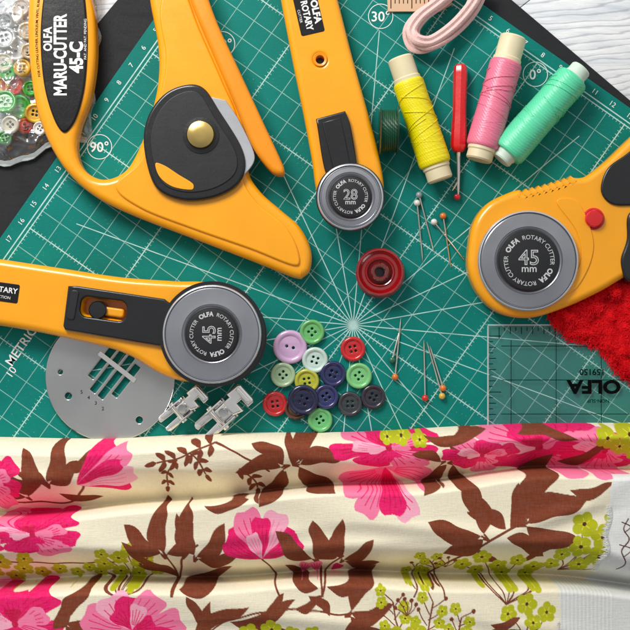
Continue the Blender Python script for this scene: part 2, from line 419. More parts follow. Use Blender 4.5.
# ---------------------------------------------------------------- CUTTER B (small)
t=T('rotary_cutter','slim small orange rotary cutter with black slider, lying on green mat','rotary cutter',340,110,MT,0.22)
outer=smooth([(274,-40,1),(326,-42,1),(338,0),(352,55),(366,105),(378,150),(384,188),(378,214),(352,226),(326,216),(316,188),(312,160),(303,112),(292,58),(281,0)])
b=t.slab('handle',outer,0,0.24,0.06,M_or,[circ(320,60,4.5,20)],br=6)
t.lathe('hanging_hole_rim',320,60,[(4.4,0.2),(4.4,0.245),(6.6,0.25),(7.2,0.242)],M_or2,32,parent=b)
t.lathe('hole_floor',320,60,[(0,0.12),(5.5,0.12)],M_black,24,parent=b)
lab=t.slab('label_plate',rrect(306,3,24,64,2,-13),0.235,0.246,0.003,M_label,parent=b)
t.texts('printed_lettering',[('OLFA',316,12,9.5,-77,0.04),('ROTARY',307,16,9,-77,0.035,None,0.85),('CUTTER',300,17,3.6,-77,0.0)],0.248,M_white,b)
sl=t.slab('slider',smooth([(316,120,1),(345,112,1),(350,125),(357,168),(352,178),(336,180),(325,172)]),0.22,0.30,0.02,M_black)
t.slab('slider_ridge',smooth([(322,124,1),(340,119,1),(345,140,1),(350,166,1),(333,170,1)]),0.295,0.315,0.012,M_black,parent=sl)
rotary_disc(t,350,198,33,20.5,0.30,'28','mm',outer=1.2,start=60)
t.lathe('bolt',350,198,[(0,0.02),(12,0.02),(12,0.29)],M_steel,32)

# ---------------------------------------------------------------- CUTTER C (left, 45)
t=T('rotary_cutter','orange straight-handled rotary cutter with large steel-rimmed disc','rotary cutter',150,320,MT,0.28)
outer=smooth([(-50,252,1),(0,259),(60,268),(120,277),(175,281),(210,283),(250,300),(258,335),(245,365),(212,381),(185,382),(160,374),(120,352),(60,337),(0,326),(-50,320,1)])
b=t.slab('handle',outer,0,0.28,0.075,M_or,[rrect(106,309,46,17,5,8)],br=6)
t.slab('slot_floor',rrect(106,309,52,22,5,8),0.12,0.14,0.004,M_or2,parent=b)
lab=t.slab('label_plate',rrect(-4,291,46,19,2,8),0.275,0.286,0.003,M_label,parent=b)
t.texts('printed_lettering',[('OLFA ROTARY',-7,288,7.5,-8,0.02),('SPRING ACTION',-4,296,4,-8,0.0)],0.289,M_white,b)
sl=t.slab('slider',smooth([(69,286,1),(78,286,1),(165,299,1),(176,310),(176,340),(160,346,1),(66,330,1),(64,326,1)]),0.265,0.33,0.02,M_black,[rrect(104,309,46,20,7,8)])
t.slab('locking_catch',rrect(74,305,8,30,3,10),0.325,0.345,0.01,M_hub,parent=sl)
t.lathe('screw',98,310,[(0,0.15),(9,0.15),(9,0.30),(8,0.31),(0,0.312)],M_black,32)
t.slab('button_bridge',rrect(112,312,24,9,3,8),0.15,0.27,0.02,M_or,parent=b)
t.lathe('blade_carrier',217,336,[(0,0.28),(49,0.28),(50,0.30),(50,0.32),(0,0.33)],M_black,80)
rotary_disc(t,213,334,49,26,0.36,'45','mm',outer=3.6,start=38,turn=90)

# ---------------------------------------------------------------- CUTTER D (right)
t=T('rotary_cutter','orange ergonomic rotary cutter with red lock button and ridged thumb rest','rotary cutter',560,245,MT,0.26)
pts=[(469,248),(474,222),(488,203),(510,192)]
N=9
for i in range(N):
    x=520+i*6.4; y=190.5-i*1.3-0.06*i*i
    pts+= [(x,y-1.1),(x+3.2,y+0.9)]
pts+=[(586,176),(605,162),(625,143),(660,110,1),(690,180,1),(662,262),(628,276),(600,292),(565,308),(530,318),(500,313),(480,296),(469,272)]
b=t.slab('handle',smooth(pts,6),0,0.28,0.07,M_or,br=6)
t.slab('grip_inlay',smooth([(600,190),(606,170),(622,157),(650,140),(670,160),(650,200),(624,206),(608,203)]),0.27,0.31,0.018,M_black)
t.slab('under_grip',smooth([(628,214),(650,205),(668,230),(650,268),(628,282),(620,262),(626,240)]),0.1,0.31,0.03,M_black)
t.lathe('lock_button',593,219,[(11,0.27),(11,0.285),(9.5,0.29),(9,0.285),(9,0.32),(7.5,0.335),(0,0.34)],M_red,40)
t.slab('blade_lever',smooth([(556,202),(577,202),(592,236),(590,262),(576,288),(562,294),(580,262),(576,232)]),0.27,0.293,0.008,M_or)
rotary_disc(t,527,261,50,30,0.30,'45','mm',outer=None,start=70)

# ---------------------------------------------------------------- spools
def thread_mat(name,col,rough=0.35):
    g=NG(name); o=g.n('ShaderNodeTexCoord').outputs['Object']; c=lin(col)
    w=g.n('ShaderNodeTexWave',wave_type='BANDS',bands_direction='DIAGONAL'); g.l(o,w.inputs[0]); w.inputs['Scale'].default_value=16; w.inputs['Distortion'].default_value=2.0
    nz=g.noise(24,4,g.mapping(o,(1,6,1)))
    d=tuple(x*0.78 for x in c[:3])+(1,)
    f=g.math('MULTIPLY_ADD',w.outputs['Fac'],0.4,g.math('MULTIPLY',nz,0.6))
    g.l(g.mix(f,d,c),g.b.inputs['Base Color'])
    g.b.inputs['Roughness'].default_value=rough; g.b.inputs['Specular IOR Level'].default_value=0.6
    g.bump(f,0.3,0.008); return g.m
def spool(label,x0,y0,x1,y1,rt,rc,col,corecol,ta,tb):
    mx,my=(x0+x1)/2,(y0+y1)/2
    t=T('thread_spool',label,'thread spool',mx,my,MT,0.2,'spools of sewing thread')
    z=rt/100+0.012
    a=t.L(x0,y0);b_=t.L(x1,y1); p0=(a[0],a[1],z); p1=(b_[0],b_[1],z)
    Lp=math.hypot(x1-x0,y1-y0)
    r=rc/100
    mc=plastic('spool_core_'+label[:6],corecol,0.5,0.15)
    core=rodmesh(p0,p1,[(0.035,r*0.40),(0.0,r*0.55),(0.0,r*0.9),(0.012,r),(ta-0.03,r),(ta-0.02,r*1.08),(ta,r*1.08),(tb,r*1.08),(tb+0.02,r*1.08),(tb+0.03,r),(0.988,r),(1.0,r*0.9),(1.0,r*0.45)],mc,40)
    t.add('core',core)
    prof=[];n=int((tb-ta)*Lp/1.05)
    R=rt/100
    for i in range(n*2+1):
        s=i/(n*2); tt=ta+(tb-ta)*s
        e=min(1,min(s,1-s)/0.06); bul=R*(0.82+0.18*math.sqrt(max(0,1-(1-e)**2)))*(1-0.03*math.sin(s*5))
        prof.append((tt,bul+(0.0016 if i%2 else -0.0016)+random.uniform(-.0012,.0012)))
    th=rodmesh(p0,p1,prof,thread_mat('thread_'+label[:6],col),56,180)
    o=t.add('thread_winding',th,wn=False)
    ms=[]
    d=Vector(p1)-Vector(p0); q=d.to_track_quat('Z','Y'); Ln=d.length
    for k in range(9):
        s0=random.uniform(ta+0.03,tb-0.25); ph=random.uniform(0,6); cu=[]; sp_=random.uniform(0.12,0.24)*random.choice((-1,1))
        for j in range(30):
            an=ph+j/29*math.pi*1.6; tt=s0+max(0,-sp_)+sp_*j/29
            cu.append(Vector(p0)+q@Vector(((R+0.002)*math.cos(an),(R+0.002)*math.sin(an),tt*Ln)))
        ms.append(cu)
    bm=bmesh.new()
    for cu in ms:
        prev=None
        for i,p in enumerate(cu):
            tdir=(cu[min(i+1,29)]-cu[max(i-1,0)]).normalized(); s1=tdir.orthogonal().normalized(); s2=tdir.cross(s1)
            ring=[bm.verts.new(p+0.0035*(math.cos(a)*s1+math.sin(a)*s2)) for a in (0,1.57,3.14,4.71)]
            if prev:
                for a in range(4): bm.faces.new((prev[a],prev[(a+1)%4],ring[(a+1)%4],ring[a]))
            prev=ring
    me=D.meshes.new('s'); bm.to_mesh(me); bm.free(); me.materials.append(th.materials[0])
    t.add('loose_strand',me,o,False)
spool('bright yellow thread on cream tube, lying on green mat',400,57,441,180,15.5,12.5,(255,238,0),(232,218,178),0.19,0.88)
spool('pink thread on cream tube, beside red seam ripper',514,36,479,160,16,13,(250,130,160),(234,220,182),0.20,0.90)
spool('mint green thread on pale tube with loose winding',582,68,501,160,17,10.5,(100,232,178),(212,230,214),0.10,0.93)

# ---------------------------------------------------------------- seam ripper
t=T('seam_ripper','red-handled seam ripper with thin steel tip on green mat','seam ripper',460,130,MT,0.12)
a=t.L(461,64);b_=t.L(459,152)
t.add('handle',rodmesh((a[0],a[1],0.085),(b_[0],b_[1],0.085),[(0,0.05),(0.03,0.066),(0.1,0.07),(0.5,0.066),(0.8,0.078),(0.93,0.08),(0.98,0.06),(1,0.035)],M_red,8))
c_=t.L(459,198)
t.add('shaft',rodmesh((b_[0],b_[1]+0.02,0.085),(c_[0],c_[1],0.05),[(0,0.024),(0.3,0.02),(0.6,0.016),(0.8,0.014),(1,0.004)],M_steel,12))
c2=t.L(453,190); c1=t.L(458.5,181)
t.add('fork_prong',rodmesh((c1[0],c1[1],0.06),(c2[0],c2[1],0.05),[(0,0.014),(0.6,0.01),(1,0.004)],M_steel,10))
t.lathe('safety_ball',458,196,[(0,0.01),(2.2,0.02),(3.4,0.045),(2.2,0.07),(0,0.08)],M_red,20)

# ---------------------------------------------------------------- bobbins
t=T('bobbin','translucent red plastic bobbin with dark thread on green mat','bobbin',380,272,MT,0.18)
t.lathe('flange',380,272,[(12.4,0.150),(12.6,0.166),(14,0.172),(15.4,0.160),(18,0.162),(19.5,0.176),(21.5,0.196),(23,0.196),(24,0.178),(23.4,0.16),(21,0.15),(12.4,0.145)],M_redclear,72)
t.lathe('inner_collar',380,272,[(4.6,0.10),(4.8,0.205),(6,0.216),(8,0.216),(9.2,0.205),(9.8,0.17),(11.2,0.150),(12.4,0.158)],M_reddeep,64)
t.lathe('lower_flange',381,273,[(5,0.0),(22,0.0),(24.4,0.01),(24.8,0.03),(22,0.04),(12,0.04)],M_redclear,64)
t.lathe('hub',380,272,[(5,0.02),(5,0.12),(9,0.12),(9,0.04)],M_red,40)
t.lathe('thread_winding',380,272,[(9,0.04),(17,0.045),(18.6,0.06),(18.2,0.08),(18.6,0.10),(18.2,0.12),(17,0.135),(9,0.138)],thread_mat('thread_crimson',(86,3,10)),56)
t.lathe('hub_hole',380,272,[(0,0.03),(5.2,0.03)],M_black,24)
M_dg=thread_mat('thread_bottle',(8,74,44))
t=T('bobbin','dark green thread bobbin standing on its rims','bobbin',389,130,MT,0.3)
for xx in (379.5,396.5):
    a=t.L(xx,130);b_=t.L(xx+2.0,130)
    t.add('flange',rodmesh((a[0],a[1],0.235),(b_[0],b_[1],0.235),[(0,0.05),(0,0.215),(0.3,0.235),(0.7,0.235),(1,0.215),(1,0.05)],M_clearbob,56))
a=t.L(381.2,130);b_=t.L(396.8,130)
pr=[(0,0.1)]+[(i/24,0.205+0.004*math.sin(i*math.pi/1.5)) for i in range(25)]+[(1,0.1)]
t.add('thread_winding',rodmesh((a[0],a[1],0.235),(b_[0],b_[1],0.235),pr,M_dg,56))

# ---------------------------------------------------------------- pins
M_pin=metal('pin_steel',(232,226,210),0.18,1.0,False)
hc={'grey':(150,158,162),'orange':(230,120,36),'red':(216,36,26),'white':(230,230,222),'yellow':(220,180,70),'green':(40,110,80)}
hm={k:plastic('pin_head_'+k,v,0.2,0.1,0.6) for k,v in hc.items()}
for (hx,hy,tx,ty,c_) in [(419,195,434,252,'grey'),(417,203,423,262,'white'),(443,216,451,268,'orange'),(434,222,466,262,'white'),(395,377,401,318,'orange'),(425,398,424,340,'red'),(442,396,427,342,'yellow'),(392,360,400,330,'green'),(443,388,430,346,'orange')]:
    mx,my=(hx+tx)/2,(hy+ty)/2
    t=T('sewing_pin',c_+'-headed straight pin lying on green mat','sewing pin',mx,my,MT,0.03,'straight pins scattered on the mat')
    a=t.L(hx,hy);b_=t.L(tx,ty)
    t.add('shaft',rodmesh((a[0],a[1],0.032),(b_[0],b_[1],0.010),[(0,0.0085),(0.9,0.008),(1,0.001)],M_pin,8),wn=False)
    h=D.meshes.new('h'); bm=bmesh.new(); bmesh.ops.create_uvsphere(bm,u_segments=20,v_segments=12,radius=0.033); bmesh.ops.translate(bm,vec=(a[0],a[1],0.034),verts=bm.verts); bm.to_mesh(h); bm.free(); finish(h,hm[c_],60)
    t.add('head',h,wn=False)

# ---------------------------------------------------------------- buttons
def button(label,x,y,r,col,holes=4,z=0,tilt=(0,0),rot=20,cat='button',group='loose buttons in a small pile',hr=1.35):
    t=T('button',label,cat,x,y,MT+z,0.05,group,empty=False)
    m=plastic('button_'+label[:14],col,0.18,0.15,0.6)
    hs=[];ho=r*0.2
    if holes==4:
        for i in range(4):
            a=math.radians(rot+45+90*i); hs.append(circ(x+ho*1.35*math.cos(a),y+ho*1.35*math.sin(a),hr,14))
    else:
        for i in (0,1):
            a=math.radians(rot+180*i); hs.append(circ(x+ho*math.cos(a),y+ho*math.sin(a),hr*1.15,14))
    m1=t.slabmesh(circ(x,y,r*0.93,44),0.0,0.035,0.006,m,hs,2)
    m2=t.lathemesh(x,y,[(r*0.62,0.030),(r*0.68,0.042),(r*0.8,0.055),(r*0.93,0.052),(r,0.036),(r,0.015),(r*0.9,0.004),(r*0.62,0.008)],m,44,60)
    me=joinmesh([m1,m2],m)
    o=t.add('button',me,wn=False); o.rotation_euler=(math.radians(tilt[0]),math.radians(tilt[1]),0)
    return o
B=[('large lilac two-hole button',290,347,17,(214,176,214),2,0,(0,0)),
('bright green four-hole button',312,332,12.5,(110,190,110),4,0,(0,0)),
('red four-hole button on mat',353,349,12.5,(206,30,36),4,0,(0,0)),
('pale aqua white four-hole button',315,360,13,(206,228,216),4,0.01,(2,0)),
('pale sage green button',283,375,12.5,(176,204,160),4,0,(0,0)),
('olive yellow button in the pile',307,381,12.5,(196,196,60),4,0.0,(3,-3)),
('navy blue four-hole button',333,374,13,(36,40,92),4,0.012,(0,4)),
('light green four-hole button',359,376,13,(128,206,130),4,0.0,(0,0)),
('red button at the pile edge',275,404,12.5,(200,26,34),4,0,(0,0)),
('dark navy blue large button on top',303,400,15.5,(24,28,66),4,0.06,(3,3)),
('deep blue button beside navy one',326,397,12.5,(40,46,100),4,0.02,(-3,3)),
('charcoal grey four-hole button',350,404,12.5,(52,58,62),4,0,(0,0)),
('glossy black plum button',373,397,12.5,(44,40,54),4,0,(0,4)),
('mint green button below the pile',320,420,12.5,(110,196,120),4,0.0,(0,0)),
('brown button half hidden',296,408,12,(92,58,40),4,0.0,(0,0))]
for i,b in enumerate(B): button(b[0],b[1],b[2],b[3],b[4],b[5],b[6],b[7],rot=15+i*31)

# ---------------------------------------------------------------- throat plate
t=T('needle_plate','round brushed steel sewing machine needle plate','needle plate',110,377,MT,0.06)
hs=[]
ax=math.radians(-52)
def rp(cx,cy,u,v):
    return (cx+u*math.cos(ax)-v*math.sin(ax),cy+u*math.sin(ax)+v*math.cos(ax))
for (v,l,w,du) in ((-15,38,6.5,3),(-5,52,6.5,0),(5,52,6.5,0),(15,38,6.5,3)):
    c0=rp(112,374,du,v); hs.append(rrect(c0[0],c0[1],l,w,0.8,-52))
hs.append(circ(68,396,3.4,20)); hs.append(circ(139,420,3.4,20)); hs.append(circ(60,372,2.4,16))
pl=t.slab('plate',circ(110,377,65,120),0,0.05,0.012,M_plate,hs)
t.slab('bridge_piece',rrect(117,367,46,5,1,38),0.045,0.06,0.004,M_steel)
for i in range(4):
    c0=rp(112,374,-33,-13+i*9); t.text('engraved_mark',[(str([5,4,3,2][i]),c0[0],c0[1],5,0,0.0)],0.0535,M_darkink,pl)

# ---------------------------------------------------------------- presser feet
def foot(label,cx,cy,ang,sc,wide=1.0):
    t=T('presser_foot',label,'presser foot',cx,cy,MT,0.15,'metal presser feet')
    t.e.rotation_euler=(0,0,-math.radians(ang))
    def q(pts): return [(cx+p[0]*sc,cy+p[1]*sc*wide) for p in pts]
    u=sc/100*t.k
    sole=q([(-26,-12),(-4,-12.5),(14,-12.5),(14,12.5),(-4,12.5),(-26,12),(-29,10),(-30,7),(-29,4),(-9,3),(-9,-3),(-29,-4),(-30,-7),(-29,-10)])
    me=t.slabmesh(sole,0.0,0.045,0.01,M_steel)
    for v in me.vertices:
        xx=v.co.x/u
        if xx<-20: v.co.z+=0.0035*(-20-xx)
    t.add('sole',me)
    for sy in (-1,1):
        bm=bmesh.new(); boxgeo(bm,1*u,sy*10.6*u*wide,0.12,24*u,3.0*u,0.17,0,0.010)
        me=D.meshes.new('b'); bm.to_mesh(me); bm.free(); finish(me,M_steel); t.add('side_wall',me)
    bm=bmesh.new(); boxgeo(bm,6*u,0,0.14,15*u,15*u*wide,0.18,0,0.02)
    me=D.meshes.new('b'); bm.to_mesh(me); bm.free(); finish(me,M_steel); t.add('clamp_block',me)
    t.add('cross_pin',rodmesh((-3*u,-15*u*wide,0.15),(-3*u,15*u*wide,0.15),[(0,0.02),(0.03,0.034),(0.12,0.034),(0.14,0.022),(0.86,0.022),(0.88,0.034),(0.97,0.034),(1,0.02)],M_steel,20))
    t.slab('shank',q([(12,-8),(22,-8),(22,-12),(38,-12),(40,-9),(40,9),(38,12),(30,12),(30,2),(24,2),(24,12),(20,11),(12,8)]),0.12,0.27,0.022,M_steel)
    t.slab('shank_step',q([(32,-9),(37,-9),(37,8),(32,8)]),0.265,0.30,0.012,M_steel)
    for sy in (-1,1):
        bm=bmesh.new(); boxgeo(bm,-17*u,sy*7.5*u*wide,0.065,16*u,5*u,0.05,0,0.008)
        me=D.meshes.new('b'); bm.to_mesh(me); bm.free(); finish(me,M_steel); t.add('toe_guide',me)
    t.lathe('spring_screw',cx+6*sc,cy,[(0,0.22),(5.5*sc,0.225),(5.5*sc,0.255),(4.4*sc,0.268),(0,0.262)],M_plate,28)
foot('small shiny steel presser foot with split toe',180,411,-40,0.80)
foot('larger shiny steel presser foot beside the fabric',220,416,-42,0.92,1.08)

# ---------------------------------------------------------------- clear ruler
t=T('acrylic_ruler','clear acrylic quilting ruler with black print upside down','ruler',560,380,MT,0.03)
pl=t.slab('plate',[(487,324),(720,324),(720,436),(487,436)],0.002,0.035,0.004,M_acryl)
bm=bmesh.new()
def strip(bm,t,x0,y0,x1,y1,w,z):
    a=Vector(t.L(x0,y0)+(z,)); b=Vector(t.L(x1,y1)+(z,)); d=(b-a).normalized(); n=Vector((-d.y,d.x,0))*w/200
    v=[bm.verts.new(p) for p in (a-n,b-n,b+n,a+n)]; bm.faces.new(v)
for i in range(25): strip(bm,t,499+i*5.6,327,499+i*5.6,(331 if i%2 else 334 if i%10 else 339),0.7,0.037)
for i in range(16): strip(bm,t,489,336+i*5.6,(493 if i%2 else 496 if i%10 else 501),336+i*5.6,0.7,0.037)
for i in range(3): strip(bm,t,501,346+i*34,632,346+i*34,0.6,0.038)
for i in range(3): strip(bm,t,511+i*45,340,511+i*45,430,0.6,0.0392)
me=D.meshes.new('m'); bm.to_mesh(me); bm.free(); me.materials.append(M_darkink); t.add('printed_scale',me,pl,False)
bm=bmesh.new(); strip(bm,t,487.5,325,640,325,1.4,0.0368); strip(bm,t,487.8,326,487.8,436,1.4,0.0372)
me=D.meshes.new('m'); bm.to_mesh(me); bm.free(); me.materials.append(M_acryl_edge); t.add('edge_glint',me,pl,False)
t.texts('printed_lettering',[('OLFA',594,387,18,180,0.04,None,1.2),('159150',592,372,8.5,180,0.02),('NON-SLIP',598,401,5,180,0.01)],0.0405,M_darkink,pl)

# ---------------------------------------------------------------- tape and measuring tape at top
g=NG('pink_cotton_tape'); o=g.obj()
wv=g.noise(60,3,o); g.l(g.mix(wv,lin((216,170,164)),lin((246,214,206))),g.b.inputs['Base Color']); g.b.inputs['Roughness'].default_value=0.85; g.bump(wv,0.4,0.01); M_tape=g.m
t=T('folded_tape','pale pink cotton tape folded in a loose loop','tape',445,20,MT,0.1,empty=False)
bm=bmesh.new()
for li,(dx,dy,dz) in enumerate(((0,0,0.10),(3,3,0.06),(-3,5,0.02))):
    path=smooth([(482+dx,-14),(470+dx,8+dy),(452+dx,28+dy),(430+dx,43+dy),(416+dx,42+dy),(411+dx,32),(420+dx,18),(438+dx,4),(458+dx,-14)],10,False)
    prev=None
    for i,p in enumerate(path):
        a=path[max(i-1,0)];b_=path[min(i+1,len(path)-1)]; d=Vector((b_[0]-a[0],-(b_[1]-a[1]))).normalized(); n=Vector((-d.y,d.x))
        c=Vector(t.L(*p)); z=dz+0.06+0.02*math.sin(i*0.2+li)
        w=0.055
        ring=[]
        for (s_,zz) in ((-1,-.006),(-0.9,0.006),(-0.45,0.018),(0,0.004),(0.45,0.018),(0.9,0.006),(1,-.006),(0,-0.02)):
            ring.append(bm.verts.new((c.x+n.x*w*s_,c.y+n.y*w*s_,z+zz+0.05*abs(math.sin(i*0.04)))))
        if prev:
            for k in range(8): bm.faces.new((prev[k],prev[(k+1)%8],ring[(k+1)%8],ring[k]))
        prev=ring
bmesh.ops.recalc_face_normals(bm,faces=bm.faces)
me=D.meshes.new('tape'); bm.to_mesh(me); bm.free(); finish(me,M_tape,50); t.add('folded_tape',me,wn=False)
t=T('measuring_tape','peach measuring tape end with black tick marks','measuring tape',420,0,MT,0.05)
pl=t.slab('strip',[(386,-30),(452,-30),(452,4),(440,11),(388,11)],0.0,0.03,0.005,M_peach)
bm=bmesh.new()
for i in range(14): strip(bm,t,391+i*4.2,-4,391+i*4.2,3 if i%5 else 8,0.8,0.032)
me=D.meshes.new('m'); bm.to_mesh(me); bm.free(); me.materials.append(M_darkink); t.add('printed_scale',me,pl,False)

# ---------------------------------------------------------------- red trim (bunched, fluffy)
g=NG('red_lace'); o=g.obj(); nz=g.noise(9,4,o)
g.l(g.mix(g.ramp(nz,0.3,0.7),lin((200,4,16)),lin((255,30,38))),g.b.inputs['Base Color']); g.b.inputs['Roughness'].default_value=0.9; g.b.inputs['Specular IOR Level'].default_value=0.12; M_chen=g.m
t=T('lace_trim','bunched bright red fluffy trim with ragged edge beside cutter','trim',605,330,MT,0.3,empty=False)
poly0=smooth([(622,236),(612,262),(604,282),(590,294),(576,302),(565,308),(558,316),(561,326),(570,331),(577,338),(589,341),(600,347),(610,353),(618,362),(626,374),(640,384,1),(680,380,1),(680,220,1)],8)
poly=[]
for i,p in enumerate(poly0):
    w_=2.2*math.sin(i*1.9)+1.6*math.sin(i*0.83+1)
    poly.append((p[0]+w_*0.7,p[1]+w_*0.7*math.cos(i)))
PA=np.array(poly)
def inpoly(x,y,P=poly):
    c=False;j=len(P)-1
    for i in range(len(P)):
        if (P[i][1]>y)!=(P[j][1]>y) and x<(P[j][0]-P[i][0])*(y-P[i][1])/(P[j][1]-P[i][1])+P[i][0]: c=not c
        j=i
    return c
def dedge(x,y):
    return float(np.sqrt(((PA-np.array((x,y)))**2).sum(1)).min())
LA=np.array([(random.uniform(560,660),random.uniform(245,390),random.uniform(3.5,9),random.uniform(-0.5,1)) for _ in range(150)])
def tz(x,y):
    de=dedge(x,y)
    b_=float((LA[:,3]*np.exp(-(((LA[:,0]-x)**2+(LA[:,1]-y)**2)/LA[:,2]**2))).sum())
    h=math.sqrt(min(1,de/9))*(0.11+0.065*max(-1,min(2.2,b_)))
    return max(0.01,h)*(0.55 if y<285 else 1)
bm=bmesh.new()
gx=[550+i*1.6 for i in range(72)]; gy=[222+i*1.6 for i in range(106)]; grid={}
for i,x in enumerate(gx):
    for j,y in enumerate(gy):
        if inpoly(x,y):
            lx,ly=t.L(x,y); grid[i,j]=bm.verts.new((lx,ly,tz(x,y)-0.02))
for (i,j) in list(grid):
    if all(k_ in grid for k_ in ((i+1,j),(i,j+1),(i+1,j+1))): bm.faces.new((grid[i,j],grid[i,j+1],grid[i+1,j+1],grid[i+1,j]))
def loop(cx_,cy_,z,rad,tilt,rot,w_):
    prev=None; n_=9
    for s_ in range(n_+1):
        a=2*math.pi*s_/n_; ca,sa=math.cos(a),math.sin(a)
        def P(rr):
            x_,y_=rr*ca,rr*sa*math.cos(tilt); z_=rr*sa*math.sin(tilt)
            return Vector((cx_+x_*math.cos(rot)-y_*math.sin(rot),cy_+x_*math.sin(rot)+y_*math.cos(rot),max(0.004,z+z_)))
        pr=[bm.verts.new(P(rad-w_)),bm.verts.new(P(rad)+Vector((0,0,w_*0.8))),bm.verts.new(P(rad+w_))]
        if prev:
            for q_ in (0,1): bm.faces.new((prev[q_],prev[q_+1],pr[q_+1],pr[q_]))
        prev=pr
n=0
while n<900:
    x=random.uniform(554,652);y=random.uniform(230,394)
    ins=inpoly(x,y); de=dedge(x,y)
    if not ins and de>2.2: continue
    n+=1; lx,ly=t.L(x,y); z=tz(x,y) if ins else 0.02
    loop(lx,ly,z-0.008,random.uniform(0.014,0.03),random.uniform(-0.9,0.9),random.uniform(0,6.28),random.uniform(0.004,0.006))
n=0
while n<16000:
    x=random.uniform(556,652);y=random.uniform(230,392)
    if not inpoly(x,y): continue
    n+=1; lx,ly=t.L(x,y); z=tz(x,y)
    de=dedge(x,y)
    a=random.uniform(0,6.28); L_=random.uniform(0.03,0.06)*(1.5 if de<2.5 else 1); cur=random.uniform(-2.6,2.6); up=random.uniform(0.1,0.9); wdt=0.0026
    p=Vector((lx,ly,z-0.008)); prev=None
    for s_ in range(5):
        d=Vector((math.cos(a),math.sin(a),up*(1-s_*0.5))).normalized(); sd=Vector((-math.sin(a),math.cos(a),0))*wdt*(1 if s_<4 else 0.4)
        cur_=[bm.verts.new(p-sd),bm.verts.new(p+sd)]
        if prev: bm.faces.new((prev[0],prev[1],cur_[1],cur_[0]))
        prev=cur_; p=p+d*L_/4; p.z=max(p.z,0.004); a+=cur/4
me=D.meshes.new('trim'); bm.to_mesh(me); bm.free(); finish(me,M_chen,180); t.add('lace_trim',me,wn=False)

# ---------------------------------------------------------------- bag of buttons
t=T('button_bag','crumpled clear plastic bag holding assorted small buttons','plastic bag',45,80,0.034,0.2)
bm=bmesh.new(); NX,NY=110,140
crn=[(-60,-60),(104,-60),(88,132),(-60,180)]
vv=[]
def nz2(x,y): return math.sin(x*0.11+1.3*math.sin(y*0.07))*math.sin(y*0.09+1.1*math.sin(x*0.05+2))
def ridge(x,y):
    v=0
    for (fx,fy,ph,am) in ((0.13,0.05,0.3,1),(0.05,-0.16,1.7,0.8),(-0.11,0.12,2.9,0.7),(0.21,0.14,4.1,0.45),(0.02,0.27,0.9,0.35)):
        v+=am*(1-abs(math.sin(x*fx+y*fy+ph+0.8*math.sin(y*0.05+ph))))**3
    return v
for j in range(NY+1):
    row=[]
    for i in range(NX+1):
        u=i/NX;v=j/NY
        x=(1-v)*((1-u)*crn[0][0]+u*crn[1][0])+v*((1-u)*crn[3][0]+u*crn[2][0])
        y=(1-v)*((1-u)*crn[0][1]+u*crn[1][1])+v*((1-u)*crn[3][1]+u*crn[2][1])
        e=min(1,min(u,1-u)*6,min(v,1-v)*7)
        fill=max(0,1-abs(x-10)/60)
        z=0.03+e**0.5*(0.05+0.14*fill)+0.045*ridge(x,y)*(0.4+0.6*e)
        if 24<x<100 and y<135: z=min(z,0.045+0.012*ridge(x,y)) if x<92 else z
        z=min(z,0.27)
        wob=3.0*math.sin(x*0.09)+1.5*math.sin(x*0.23+1) if v>0.9 else 0
        lx,ly=t.L(x+2*nz2(y*2,x)+1.2*math.sin(y*0.2),y+2.0*nz2(x*2,y)+wob*(v-0.9)*10); row.append(bm.verts.new((lx,ly,z)))
    vv.append(row)
for j in range(NY):
    for i in range(NX): bm.faces.new((vv[j][i],vv[j+1][i],vv[j+1][i+1],vv[j][i+1]))
me=D.meshes.new('bag'); bm.to_mesh(me); bm.free(); finish(me,M_bag,70); t.add('film',me,wn=False)
up_=[(x,180-(x+60)*48/148-3+3.0*math.sin(x*0.09)+1.5*math.sin(x*0.23+1)) for x in range(-60,90,6)]
t.slab('seal_strip',up_+[(x,y+6) for x,y in reversed(up_)],0.02,0.045,0.006,M_acryl_edge)
cols=[('small cream button',(244,238,214)),('pearl white button',(246,246,242)),('yellow ochre button',(236,190,70)),('leaf green button',(70,190,70)),('brick red button',(226,50,30)),('grey shell button',(190,196,196)),('amber brown button',(190,120,54)),('turquoise blue button',(60,170,190))]
pos=[(12,14,11),(26,30,9),(4,38,12),(16,48,13),(2,62,10),(22,68,9),(12,84,11),(30,88,8),(4,102,12),(20,106,12),(34,112,10),(10,124,9),(24,126,8),(40,128,7),(3,20,9),(20,6,9),(8,72,9),(28,50,8),(2,84,8),(4,138,7)]
pick=[1,0,5,1,0,2,4,3,3,3,2,0,4,1,5,1,3,0,2,3]
for i,(x,y,r) in enumerate(pos):
    nm,cc=cols[pick[i]]
    button(nm+' inside clear bag',x,y,r,cc,4 if i%3 else 2,-0.03+0.045*(i%3),(random.uniform(-14,14),random.uniform(-14,14)),rot=i*37,group='buttons inside the plastic bag')

# ---------------------------------------------------------------- FABRIC
def ip(x,pts): return np.interp(x,[p[0] for p in pts],[p[1] for p in pts])
E0=[(-40,442),(0,441),(120,441),(250,438),(340,435),(430,431),(520,429),(640,425),(680,424)]
E1=[(-40,519),(0,518),(100,513),(180,504),(260,495),(340,491),(400,488),(460,480),(520,474),(640,471),(680,471)]
E2=[(-40,587),(0,586),(120,584),(220,582),(330,579),(450,578),(560,584),(640,592),(680,594)]
def sm(x,pts):
    acc=0
    for d in (-30,-15,0,15,30): acc=acc+ip(x+d,pts)
    return acc/5
NXF,NYF=1340,540
xs=np.linspace(-26,658,NXF); ss=np.linspace(0,1,NYF)
XX,SS=np.meshgrid(xs,ss); e0=sm(XX,E0)+1.5*np.sin(XX*0.021); e1=sm(XX,E1)+2.0*np.sin(XX*0.03+1); e2=sm(XX,E2)+2.0*np.sin(XX*0.027+2)
YY=e0+SS*(664-e0)
